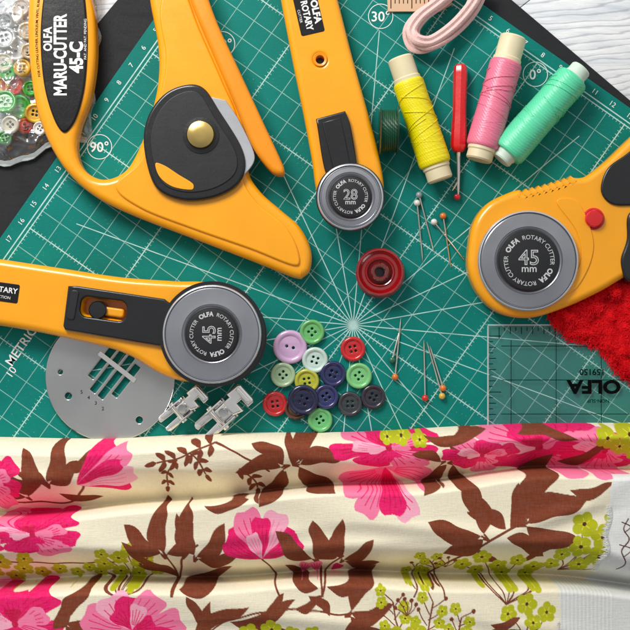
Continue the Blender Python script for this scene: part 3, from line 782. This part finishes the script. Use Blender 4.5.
amp0=0.48+0.05*np.sin(XX*0.013+0.5); amp1=0.70+0.06*np.sin(XX*0.011+2.2); amp2=0.74+0.06*np.sin(XX*0.017)
def band(a,b,amp,low,drop,rw,end):
    d=YY-a
    r_=np.clip(d/rw,0,1); rise=np.sqrt(np.clip(1-(1-r_)**2,0,1))
    q=np.clip((b-YY)/drop,0,1); fall=end+(1-end)*np.sin(q*math.pi/2)**1.2
    return np.where((d>=0),amp*(low+(1-low)*rise)*fall,0)
dr0=40+7*np.sin(XX*0.012); dr1=44+7*np.sin(XX*0.014+1)
# each pleat is a layer: the next one starts as a rolled edge lying over the tail of the one before
Z=np.where(YY<e1,band(e0,e1,amp0,0.0,dr0,13,0.12),np.where(YY<e2,band(e1,e2,amp1,0.10,dr1,14,0.12),band(e2,e2+110,amp2,0.12,60,14,0.3)))
OFF=np.zeros_like(Z)
for e_ in (e1,e2):
    d=YY-e_
    OFF-=np.where(d>=0,10.5*np.sin(np.clip(d/27,0,1)*math.pi)**0.85,0)
wr=np.zeros_like(Z)
for k in range(26):
    a=rng.uniform(-0.35,0.35)+ (math.pi/2 if k%2 else 1.2); f=rng.uniform(0.02,0.10); ph=rng.uniform(0,6.3)
    wr+=np.sin((XX*math.cos(a)*0.6+YY*math.sin(a))*f+ph+1.2*np.sin(XX*0.013+ph))*0.0028*(0.05/f)**0.5
for (px,py,ang,ln,wd,hh) in [(70,480,0.15,110,7,0.025),(330,460,0.2,70,7,0.02),(110,545,0.10,110,8,0.03),(260,530,-0.12,90,7,0.02),(410,520,0.1,120,8,0.03),(560,505,-0.3,60,7,0.03),(600,540,0.9,50,6,0.02),(300,610,0.08,130,8,0.03),(490,610,0.15,80,7,0.02),(180,470,0.05,60,5,0.018),(470,540,-0.1,90,6,0.022)]:
    dx=XX-px;dy=YY-py;u=dx*math.cos(ang)+dy*math.sin(ang);v=-dx*math.sin(ang)+dy*math.cos(ang)
    wr+=hh*np.exp(-(u/ln)**2-(v/wd)**2)-0.5*hh*np.exp(-(u/ln)**2-((v-wd*2)/wd)**2)
edge=np.clip((YY-e0)/8,0,1)
Z=np.maximum(Z+wr*edge,0.004)
for _ in range(3):
    Zs=Z.copy(); Zs[1:-1]=(Z[:-2]+2*Z[1:-1]+Z[2:])/4; Z=Zs
CR=np.array(lin((250,240,212))[:3]);HP=lin((240,20,108))[:3];LP=lin((252,128,168))[:3];PP=lin((255,176,198))[:3];BR=lin((128,60,34))[:3];LM=lin((190,192,20))[:3];YL=lin((232,226,70))[:3];WT=lin((240,240,236))[:3];DP=lin((206,8,74))[:3];DK=lin((88,40,24))[:3]
col=np.zeros(XX.shape+(3,)); col[:]=CR
PX=XX+0.5*np.sin(YY*0.23)+0.3*np.sin(XX*0.3+YY*0.2); PY=YY+OFF*0.8+0.5*np.sin(XX*0.2)
def poly_fill(pts,c):
    P=np.array(pts); x0,y0=P.min(0)-1; x1,y1=P.max(0)+1
    ci=np.where((xs>=x0-2)&(xs<=x1+2))[0]
    if len(ci)==0: return
    c0,c1=ci[0],ci[-1]+1
    sub_y=YY[:,c0:c1]; rows=np.where(((sub_y>=y0-2)&(sub_y<=y1+12)).any(1))[0]
    if len(rows)==0: return
    r0,r1=rows[0],rows[-1]+1
    x=PX[r0:r1,c0:c1]; y=PY[r0:r1,c0:c1]; acc=np.zeros(x.shape)
    for ox,oy in ((-.16,-.1),(.16,.1)):
        ins=np.zeros(x.shape,bool); j=len(P)-1
        for i in range(len(P)):
            xi,yi=P[i];xj,yj=P[j]
            if yi!=yj:
                ins^=((yi>y+oy)!=(yj>y+oy))&(x+ox<(xj-xi)*(y+oy-yi)/(yj-yi)+xi)
            j=i
        acc+=ins*0.5
    col[r0:r1,c0:c1]=col[r0:r1,c0:c1]*(1-acc[...,None])+np.array(c)*acc[...,None]
def leaf(x0,y0,x1,y1,w,c,bend=0.0):
    dx,dy=x1-x0,y1-y0;L_=math.hypot(dx,dy);ux,uy=dx/L_,dy/L_;nx,ny=-uy,ux;A=[];Bp=[]
    for i in range(21):
        s_=i/20; off=bend*L_*math.sin(math.pi*s_)+bend*0.35*L_*math.sin(2*math.pi*s_); ww=w*math.sin(math.pi*s_**0.9)**0.95*(1+0.12*math.sin(s_*9)) if 0<s_<1 else 0
        cx=x0+ux*L_*s_+nx*off; cy=y0+uy*L_*s_+ny*off
        A.append((cx+nx*ww,cy+ny*ww));Bp.append((cx-nx*ww*0.85,cy-ny*ww*0.85))
    poly_fill(A+Bp[::-1],c)
def petal(x,y,a,L_,w,c,c2=None,sq=1.0):
    ca_,sa_=math.cos(a),math.sin(a); A=[];Bp=[]
    ph=random.uniform(0,6); bd=random.uniform(-0.10,0.10)*L_
    def tr(u,v):
        v=v+bd*math.sin(min(1,max(0,u/L_))*math.pi*0.8)
        return (x+u*ca_-v*sa_, y+(u*sa_+v*ca_)*sq)
    for i in range(25):
        s_=i/24; ww=w*(s_**0.8)*math.sqrt(max(0,1-s_**6))*1.1*(1+0.07*math.sin(s_*11+ph))
        A.append(tr(L_*(s_-0.07*(1 if s_==1 else 0)),ww));Bp.append(tr(L_*(s_-0.07*(1 if s_==1 else 0)),-ww))
    poly_fill(A+Bp[::-1],c)
    if c2 is not None:
        for dv in (-0.4,-0.12,0.15,0.42):
            P=[tr(u,v) for u,v in ((L_*0.2,w*dv*0.4),(L_*0.5,w*dv*0.9),(L_*(0.84-abs(dv)*0.3),w*dv*1.3))]
            stem(P,0.9,c2)
def stem(pts,w,c):
    P=smooth(pts,8,False);A=[];Bp=[];n_=len(P)
    for i,p in enumerate(P):
        a=P[max(0,i-1)];b=P[min(len(P)-1,i+1)];d=math.hypot(b[0]-a[0],b[1]-a[1]) or 1;nx,ny=-(b[1]-a[1])/d,(b[0]-a[0])/d
        A.append((p[0]+nx*w/2,p[1]+ny*w/2));Bp.append((p[0]-nx*w/2,p[1]-ny*w/2))
    poly_fill(A+Bp[::-1],c)
def dot(x,y,r,c): poly_fill(circ(x,y,r,16),c)
def fl5(x,y,r,c=LM,cc=DK,a0=0.3):
    for i in range(5):
        a=a0+i*2*math.pi/5; dot(x+r*0.56*math.cos(a),y+r*0.56*math.sin(a),r*0.43,c)
    dot(x,y,r*0.36,c)
    for i in range(5):
        a=a0+0.6+i*2*math.pi/5; stem([(x,y),(x+r*0.5*math.cos(a),y+r*0.5*math.sin(a))],0.9,YL)
    dot(x,y,r*0.16,cc)
def fan(x,y,a0,lens,angs,w,c=BR,bend=0.08):
    for i,(l,a) in enumerate(zip(lens,angs)):
        bx_=l*0.16; sx_,sy_=x+bx_*math.cos(a0+a*0.5),y+bx_*math.sin(a0+a*0.5)
        stem([(x,y),(sx_,sy_)],2.0,c)
        leaf(sx_,sy_,x+l*1.05*math.cos(a0+a*1.12),y+l*1.05*math.sin(a0+a*1.12),w*0.70*(l/45)**0.45,c,(0.13 if a>0 else -0.13))
def sprig(pts,n,ll,w,c=BR):
    stem(pts,1.8,c);P=smooth(pts,8,False)
    for k in range(n):
        i=int((k+0.5)/n*(len(P)-2));a=math.atan2(P[i+1][1]-P[i][1],P[i+1][0]-P[i][0])
        for sg in (-1,1): leaf(P[i][0],P[i][1],P[i][0]+ll*math.cos(a+sg*0.95),P[i][1]+ll*math.sin(a+sg*0.95),w,c,0.08*sg)
    a=math.atan2(P[-1][1]-P[-2][1],P[-1][0]-P[-2][0]); leaf(P[-1][0],P[-1][1],P[-1][0]+ll*math.cos(a),P[-1][1]+ll*math.sin(a),w,c)
def lime(pts,base=None):
    if base:
        for (x,y,r) in pts: stem([base,((base[0]+x)/2+3,(base[1]+y)/2+2),(x,y)],1.2,BR)
    for k,(x,y,r) in enumerate(pts): fl5(x,y,r*1.08,a0=k*0.9)
def twig(x,y,a,l,n):
    stem([(x,y),(x+l*0.5*math.cos(a)+2,y+l*0.5*math.sin(a)),(x+l*math.cos(a),y+l*math.sin(a))],1.6,BR)
    for k in range(n):
        f=0.3+0.7*k/max(1,n-1); bx_,by_=x+l*f*math.cos(a),y+l*f*math.sin(a); b2=a+(0.75 if k%2 else -0.75); ll=l*0.34
        ex,ey=bx_+ll*math.cos(b2),by_+ll*math.sin(b2); stem([(bx_,by_),(ex,ey)],1.1,BR)
        if k%3==2: dot(ex,ey,2.0,BR)
        else: fl5(ex,ey,6.0,a0=k)
def berries(x,y,n,sp):
    for k in range(n):
        a=-2.6+k*2.2/n; l=sp*(0.8+0.3*((k*3)%4)/4); ex,ey=x+l*math.cos(a),y+l*math.sin(a); stem([(x,y),((x+ex)/2+2,(y+ey)/2),(ex,ey)],1.0,BR); dot(ex,ey,2.0,BR)
def rose(x,y,r,a0=0,sq=0.6):
    for i in range(7):
        a=a0+i*2*math.pi/7+0.12*math.sin(i*5.1); petal(x,y,a,r*(1+0.14*math.sin(i*2.3)),r*0.44,(HP,LP,HP)[i%3],(DP,HP,DP)[i%3],sq)
    for i in range(5):
        a=a0+0.5+i*2*math.pi/5; petal(x+r*0.05,y,a,r*0.70,r*0.29,(LP,HP,PP,HP,LP)[i],(HP,DP,LP,DP,HP)[i],sq)
    for i in range(4):
        a=a0+1.1+i*1.6; petal(x+r*0.05,y,a,r*0.42,r*0.19,(HP,PP,DP,LP)[i],None,sq)
    dot(x+r*0.05,y,r*0.06,DP)
def bud(x,y,a,l,w,spread=0.32):
    petal(x,y,a-2*spread,l*0.86,w,HP,DP); petal(x,y,a+2*spread,l*0.82,w,HP,DP); petal(x,y,a-spread,l,w,LP,HP); petal(x,y,a+spread,l*0.95,w*0.9,PP,LP); petal(x,y,a,l*0.8,w*0.7,HP,DP)

# --- band 1
stem([(-10,506),(30,504),(66,506),(80,492),(86,480)],2.2,BR)
fan(50,488,-1.9,(50,46,52,40),(-0.9,-0.2,0.45,1.0),13); fan(30,502,-2.2,(40,34),(-0.3,0.5),10); leaf(58,494,100,500,5,BR,.1); leaf(66,470,98,446,6,BR,.1); leaf(50,486,20,470,6,BR,.12)
rose(-10,482,34,0.3,0.9)
bud(78,484,-0.42,66,14,0.22)
sprig([(216,442),(196,450),(176,458),(158,462)],5,13,3.3); sprig([(190,452),(200,462),(206,474)],3,10,2.9); sprig([(178,458),(168,474),(166,488)],3,8,2.4)
stem([(216,442),(240,454),(270,472)],2,BR)
fan(292,466,-0.2,(56,52,48),(-0.7,0.0,0.65),14); fan(290,466,2.9,(48,52,42),(-0.6,0.1,0.7),13); leaf(292,466,286,434,7,BR,.1); leaf(300,470,318,490,6,BR,.12); leaf(286,472,270,490,5,BR,-.1)
sprig([(240,468),(252,480),(256,492)],3,11,3.0)
rose(386,448,54,0.2,0.44)
for a,l,cc,c3 in ((0.4,50,LP,HP),(2.7,52,LP,HP),(1.1,58,PP,HP),(2.05,56,LP,HP),(1.55,50,HP,DP)): petal(386,468,a,l,16,cc,c3,0.9)
lime([(402,436,9),(420,440,8),(388,438,7)])
fan(448,464,-0.1,(48,42,40),(-0.8,0.0,0.8),12); fan(446,462,2.8,(38,34),(-0.5,0.5),10); leaf(448,466,440,486,6,BR,.1)
rose(536,448,72,0.1,0.42); rose(480,456,38,0.5,0.5); rose(604,452,52,0.7,0.46)
leaf(424,436,488,430,6,BR,.1); leaf(516,434,578,440,6,BR,-.1); leaf(562,464,612,440,7,BR,.12)
lime([(606,438,11),(628,434,12),(636,450,11),(620,446,9)])
# --- band 2
stem([(-10,556),(20,558),(70,562),(130,560)],1.8,BR)
rose(38,530,50,0.25,0.42); rose(-12,536,30,0.8,0.5)
lime([(6,558,10),(24,568,9),(-6,572,9),(40,574,8),(12,580,9),(58,570,8),(30,554,8),(74,576,7)])
lime([(104,564,9),(122,554,9),(140,564,9),(118,574,9),(156,572,8),(98,576,7),(136,578,8),(106,550,7),(150,554,7),(88,568,7),(132,544,7)],(126,590))
stem([(176,590),(172,560),(164,540)],2.2,BR); stem([(176,590),(184,556),(200,540)],2.2,BR)
fan(168,556,-1.57,(50,54,44),(-0.75,-0.05,0.6),14); fan(196,560,-1.3,(56,48,42),(-0.35,0.35,1.0),14); leaf(176,584,136,566,7,BR,.12); leaf(182,584,232,566,8,BR,.12); leaf(172,574,126,536,7,BR,-.1); leaf(186,556,180,510,7,BR,.1)
stem([(262,554),(270,568),(280,590)],2,BR)
bud(264,556,-1.57,54,17,0.33); petal(264,556,-2.6,44,13,HP,DP); petal(264,556,-0.5,44,13,HP,DP); petal(264,556,-1.9,30,9,PP,LP)
stem([(322,592),(320,566),(314,548)],2.2,BR); stem([(322,590),(330,566),(344,552)],2.2,BR)
fan(316,564,-1.7,(52,46,40),(-0.6,0.05,0.6),14); fan(340,564,-1.1,(48,42,38),(-0.4,0.3,0.95),12); leaf(318,584,284,566,7,BR,-.1); leaf(326,582,374,572,7,BR,.1)
petal(302,578,-1.2,18,9,LP,HP); petal(318,578,-1.7,18,9,LP,HP); petal(332,576,-0.9,14,7,HP)
leaf(206,504,250,498,5,BR,.1)
stem([(428,582),(448,562),(470,544),(500,524),(540,508)],2.4,BR)
fan(510,520,-0.35,(76,70,60),(-0.55,0.0,0.5),16); fan(484,534,-2.4,(60,54,44),(-0.4,0.3,-0.95),15); leaf(504,522,512,480,9,BR,.1); leaf(500,522,462,506,9,BR,.1); leaf(500,530,540,552,9,BR,-.1); leaf(474,544,498,560,6,BR,.1)
leaf(562,486,606,480,6,BR,.12); leaf(548,540,520,560,5,BR,.1)
lime([(576,518,12),(594,530,12),(572,540,11),(592,550,12),(604,514,9),(576,562,10),(600,564,9),(556,548,8)],(560,572))
lime([(462,564,9),(480,554,9),(498,566,9),(478,574,8),(516,558,8),(534,568,9),(550,562,8),(530,578,8),(506,578,8)],(500,596))
twig(440,590,-1.9,34,5); twig(410,590,-1.3,26,4); berries(446,570,4,16)
# --- band 3
rose(22,614,54,0.2,0.62)
fan(68,614,-0.3,(44,48,42),(-0.5,0.1,0.7),13); leaf(62,618,80,590,8,BR,.08); leaf(72,632,108,616,6,BR,.1)
for a,l,cc,c3 in ((-2.7,52,LP,HP),(-2.1,46,PP,HP),(-1.5,38,HP,DP),(-0.9,46,LP,HP),(-0.3,52,LP,HP),(2.6,50,HP,DP),(0.5,50,HP,DP),(1.57,34,LP,HP)): petal(138,620,a,l,20,cc,c3,0.85)
petal(138,620,-1.3,26,10,PP,HP); petal(138,620,-2.4,26,10,HP,DP); petal(138,620,-0.4,24,9,HP,DP)
leaf(186,644,214,594,8,BR,.12); leaf(196,632,252,600,8,BR,-.12); leaf(204,620,190,590,6,BR,.1); leaf(232,614,296,594,9,BR,.12); leaf(240,612,292,626,8,BR,.1); stem([(190,640),(232,612),(296,602),(340,606),(380,600)],1.8,BR); leaf(296,602,322,590,5,BR,.1); leaf(268,604,284,588,5,BR,.1)
fan(344,608,-0.35,(50,46,40),(-0.5,0.1,0.7),12); leaf(330,646,354,610,7,BR,.1); leaf(330,608,308,590,5,BR,.1)
twig(396,640,-1.7,46,7); twig(416,640,-1.3,48,7); twig(444,640,-1.2,36,6); berries(404,606,5,16)
lime([(392,626,10),(412,622,10),(432,628,10),(406,636,9),(426,638,9),(380,636,9)])
lime([(520,596,10),(540,604,9),(526,612,8),(502,604,8)],(516,626))
leaf(440,636,504,614,8,BR,.12); leaf(466,642,534,622,8,BR,-.12); leaf(484,614,514,608,5,BR,.1)
lime([(250,626,10),(272,622,10),(292,628,9),(312,626,8)])
# white selvedge
col[((YY>478)&(YY<e2))&(XX>602-(YY-500)*0.10+1.5*np.sin(YY*0.2))]=WT
rib=0.5+0.5*np.sin(XX*1.6)
m2=(XX>552+0.05*(YY-590))&(XX<606)&(YY>e2); col[m2]=np.array(WT)
m3=(XX>=606)&(YY>e2); col[m3]=np.array(WT)*0.92
col*=np.where(m2,1-0.14*rib,1)[...,None]
stem([(619,512),(615,522),(620,532),(612,544),(618,556),(612,566)],1.3,DK); stem([(612,516),(622,520),(616,526)],1.1,DK); stem([(610,538),(622,542),(614,550)],1.1,DK)
col*= (1+0.025*rng.randn(*XX.shape))[...,None]
col=np.clip(col,0,1)
YD=YY+OFF
k=1-(MT+0.4)/H
V=np.stack([(XX-315)/100*k,(315-YD)/100*k,Z],-1).reshape(-1,3)
idx=np.arange(NXF*NYF).reshape(NYF,NXF)
F=np.stack([idx[:-1,:-1],idx[1:,:-1],idx[1:,1:],idx[:-1,1:]],-1).reshape(-1,4)
me=D.meshes.new('fabric'); me.vertices.add(len(V)); me.vertices.foreach_set('co',V.ravel().astype(np.float32))
me.loops.add(F.size); me.loops.foreach_set('vertex_index',F.ravel().astype(np.int32))
me.polygons.add(len(F)); me.polygons.foreach_set('loop_start',(np.arange(len(F))*4).astype(np.int32))
me.update(calc_edges=True); me.validate()
me.polygons.foreach_set('use_smooth',np.ones(len(F),bool))
ca=me.color_attributes.new('print','FLOAT_COLOR','POINT'); ca.data.foreach_set('color',np.concatenate([col.reshape(-1,3),np.ones((len(V),1))],1).ravel().astype(np.float32))
g=NG('floral_cotton'); o=g.obj(); at=g.n('ShaderNodeAttribute',attribute_name='print')
wv=g.math('ADD',g.noise(14,3,g.mapping(o,(1,6,1))),g.noise(14,3,g.mapping(o,(6,1,1))))
g.l(g.mix(g.math('MULTIPLY',g.ramp(wv,0.8,1.3),0.10),at.outputs['Color'],(0.35,0.32,0.28,1)),g.b.inputs['Base Color'])
g.b.inputs['Roughness'].default_value=0.85; g.b.inputs['Specular IOR Level'].default_value=0.15
g.bump(wv,0.35,0.006)
me.materials.append(g.m)
ff=D.objects.new('floral_fabric',None); C.collection.objects.link(ff); ff.location=(0,-2.2,MT)
ff['label']='cream cotton fabric with pink, brown and lime flowers, folded in pleats'; ff['category']='fabric'
fo=newobj('cloth',me,ff,False); fo.location=(0,2.2,0.002)
def zat(x,y):
    ix=max(0,min(NXF-1,int((x+26)/684*NXF))); iy=min(NYF-1,int(np.searchsorted(YY[:,ix],y))); return Z[iy,ix],YD[iy,ix]
for part in range(2):
    bm=bmesh.new()
    for i in range(260 if part==0 else 120):
        if part==0:
            y=random.uniform(500,570); x=602-(y-500)*0.10+1.5*math.sin(y*0.2)+1; dx=-random.uniform(3,9);dy=random.uniform(-2,2)
        else:
            x=552; y=random.uniform(612,645); dx=-random.uniform(2,5);dy=random.uniform(-1,1)
        z,y1=zat(x,y); z2,y2=zat(x+dx,y+dy)
        p=Vector(((x-315)/100*k,(315-y1)/100*k,z+0.008)); e=Vector(((x+dx-315)/100*k,(315-y2)/100*k,z2+0.012)); s_=Vector((-(e-p).y,(e-p).x,0)).normalized()*0.003
        mid=(p+e)/2+Vector((random.uniform(-.01,.01),random.uniform(-.01,.01),0.01))
        a=[bm.verts.new(q) for q in (p-s_,p+s_,mid+s_,mid-s_,e)]
        bm.faces.new((a[0],a[1],a[2],a[3])); bm.faces.new((a[3],a[2],a[4]))
    mf=D.meshes.new('fray'); bm.to_mesh(mf); bm.free(); mf.materials.append(M_white)
    fr=newobj('frayed_edge',mf,ff,False); fr.location=(0,2.2,0.002)

# ---------------------------------------------------------------- light
w=D.worlds.new('World'); scene.world=w; w.use_nodes=True; nt=w.node_tree; bg=nt.nodes['Background']
tc=nt.nodes.new('ShaderNodeTexCoord'); sp=nt.nodes.new('ShaderNodeSeparateXYZ'); nt.links.new(tc.outputs['Generated'],sp.inputs[0])
ad=nt.nodes.new('ShaderNodeMath'); ad.operation='MULTIPLY_ADD'; nt.links.new(sp.outputs[1],ad.inputs[0]); ad.inputs[1].default_value=0.5; ad.inputs[2].default_value=0.5
cr=nt.nodes.new('ShaderNodeValToRGB'); cr.color_ramp.elements[0].position=0.2; cr.color_ramp.elements[0].color=(0.24,0.25,0.28,1); cr.color_ramp.elements[1].position=0.75; cr.color_ramp.elements[1].color=(1.0,1.0,1.0,1)
nt.links.new(ad.outputs[0],cr.inputs[0]); nt.links.new(cr.outputs[0],bg.inputs[0]); bg.inputs[1].default_value=0.70
la=D.lights.new('window_light','AREA'); la.shape='RECTANGLE'; la.size=5.0; la.size_y=4.0; la.energy=1450; la.color=(1,0.98,0.95)
lo=D.objects.new('window_light',la); C.collection.objects.link(lo); lo.location=(-4.8,8.8,8.6)
lo.rotation_euler=(Vector((0,0,0))-lo.location).to_track_quat('-Z','Y').to_euler()

cam=D.cameras.new('camera'); co=D.objects.new('camera',cam); C.collection.objects.link(co); co.location=(0,0,H)
cam.sensor_width=36; cam.lens=36*H/6.3; cam.clip_end=100; scene.camera=co
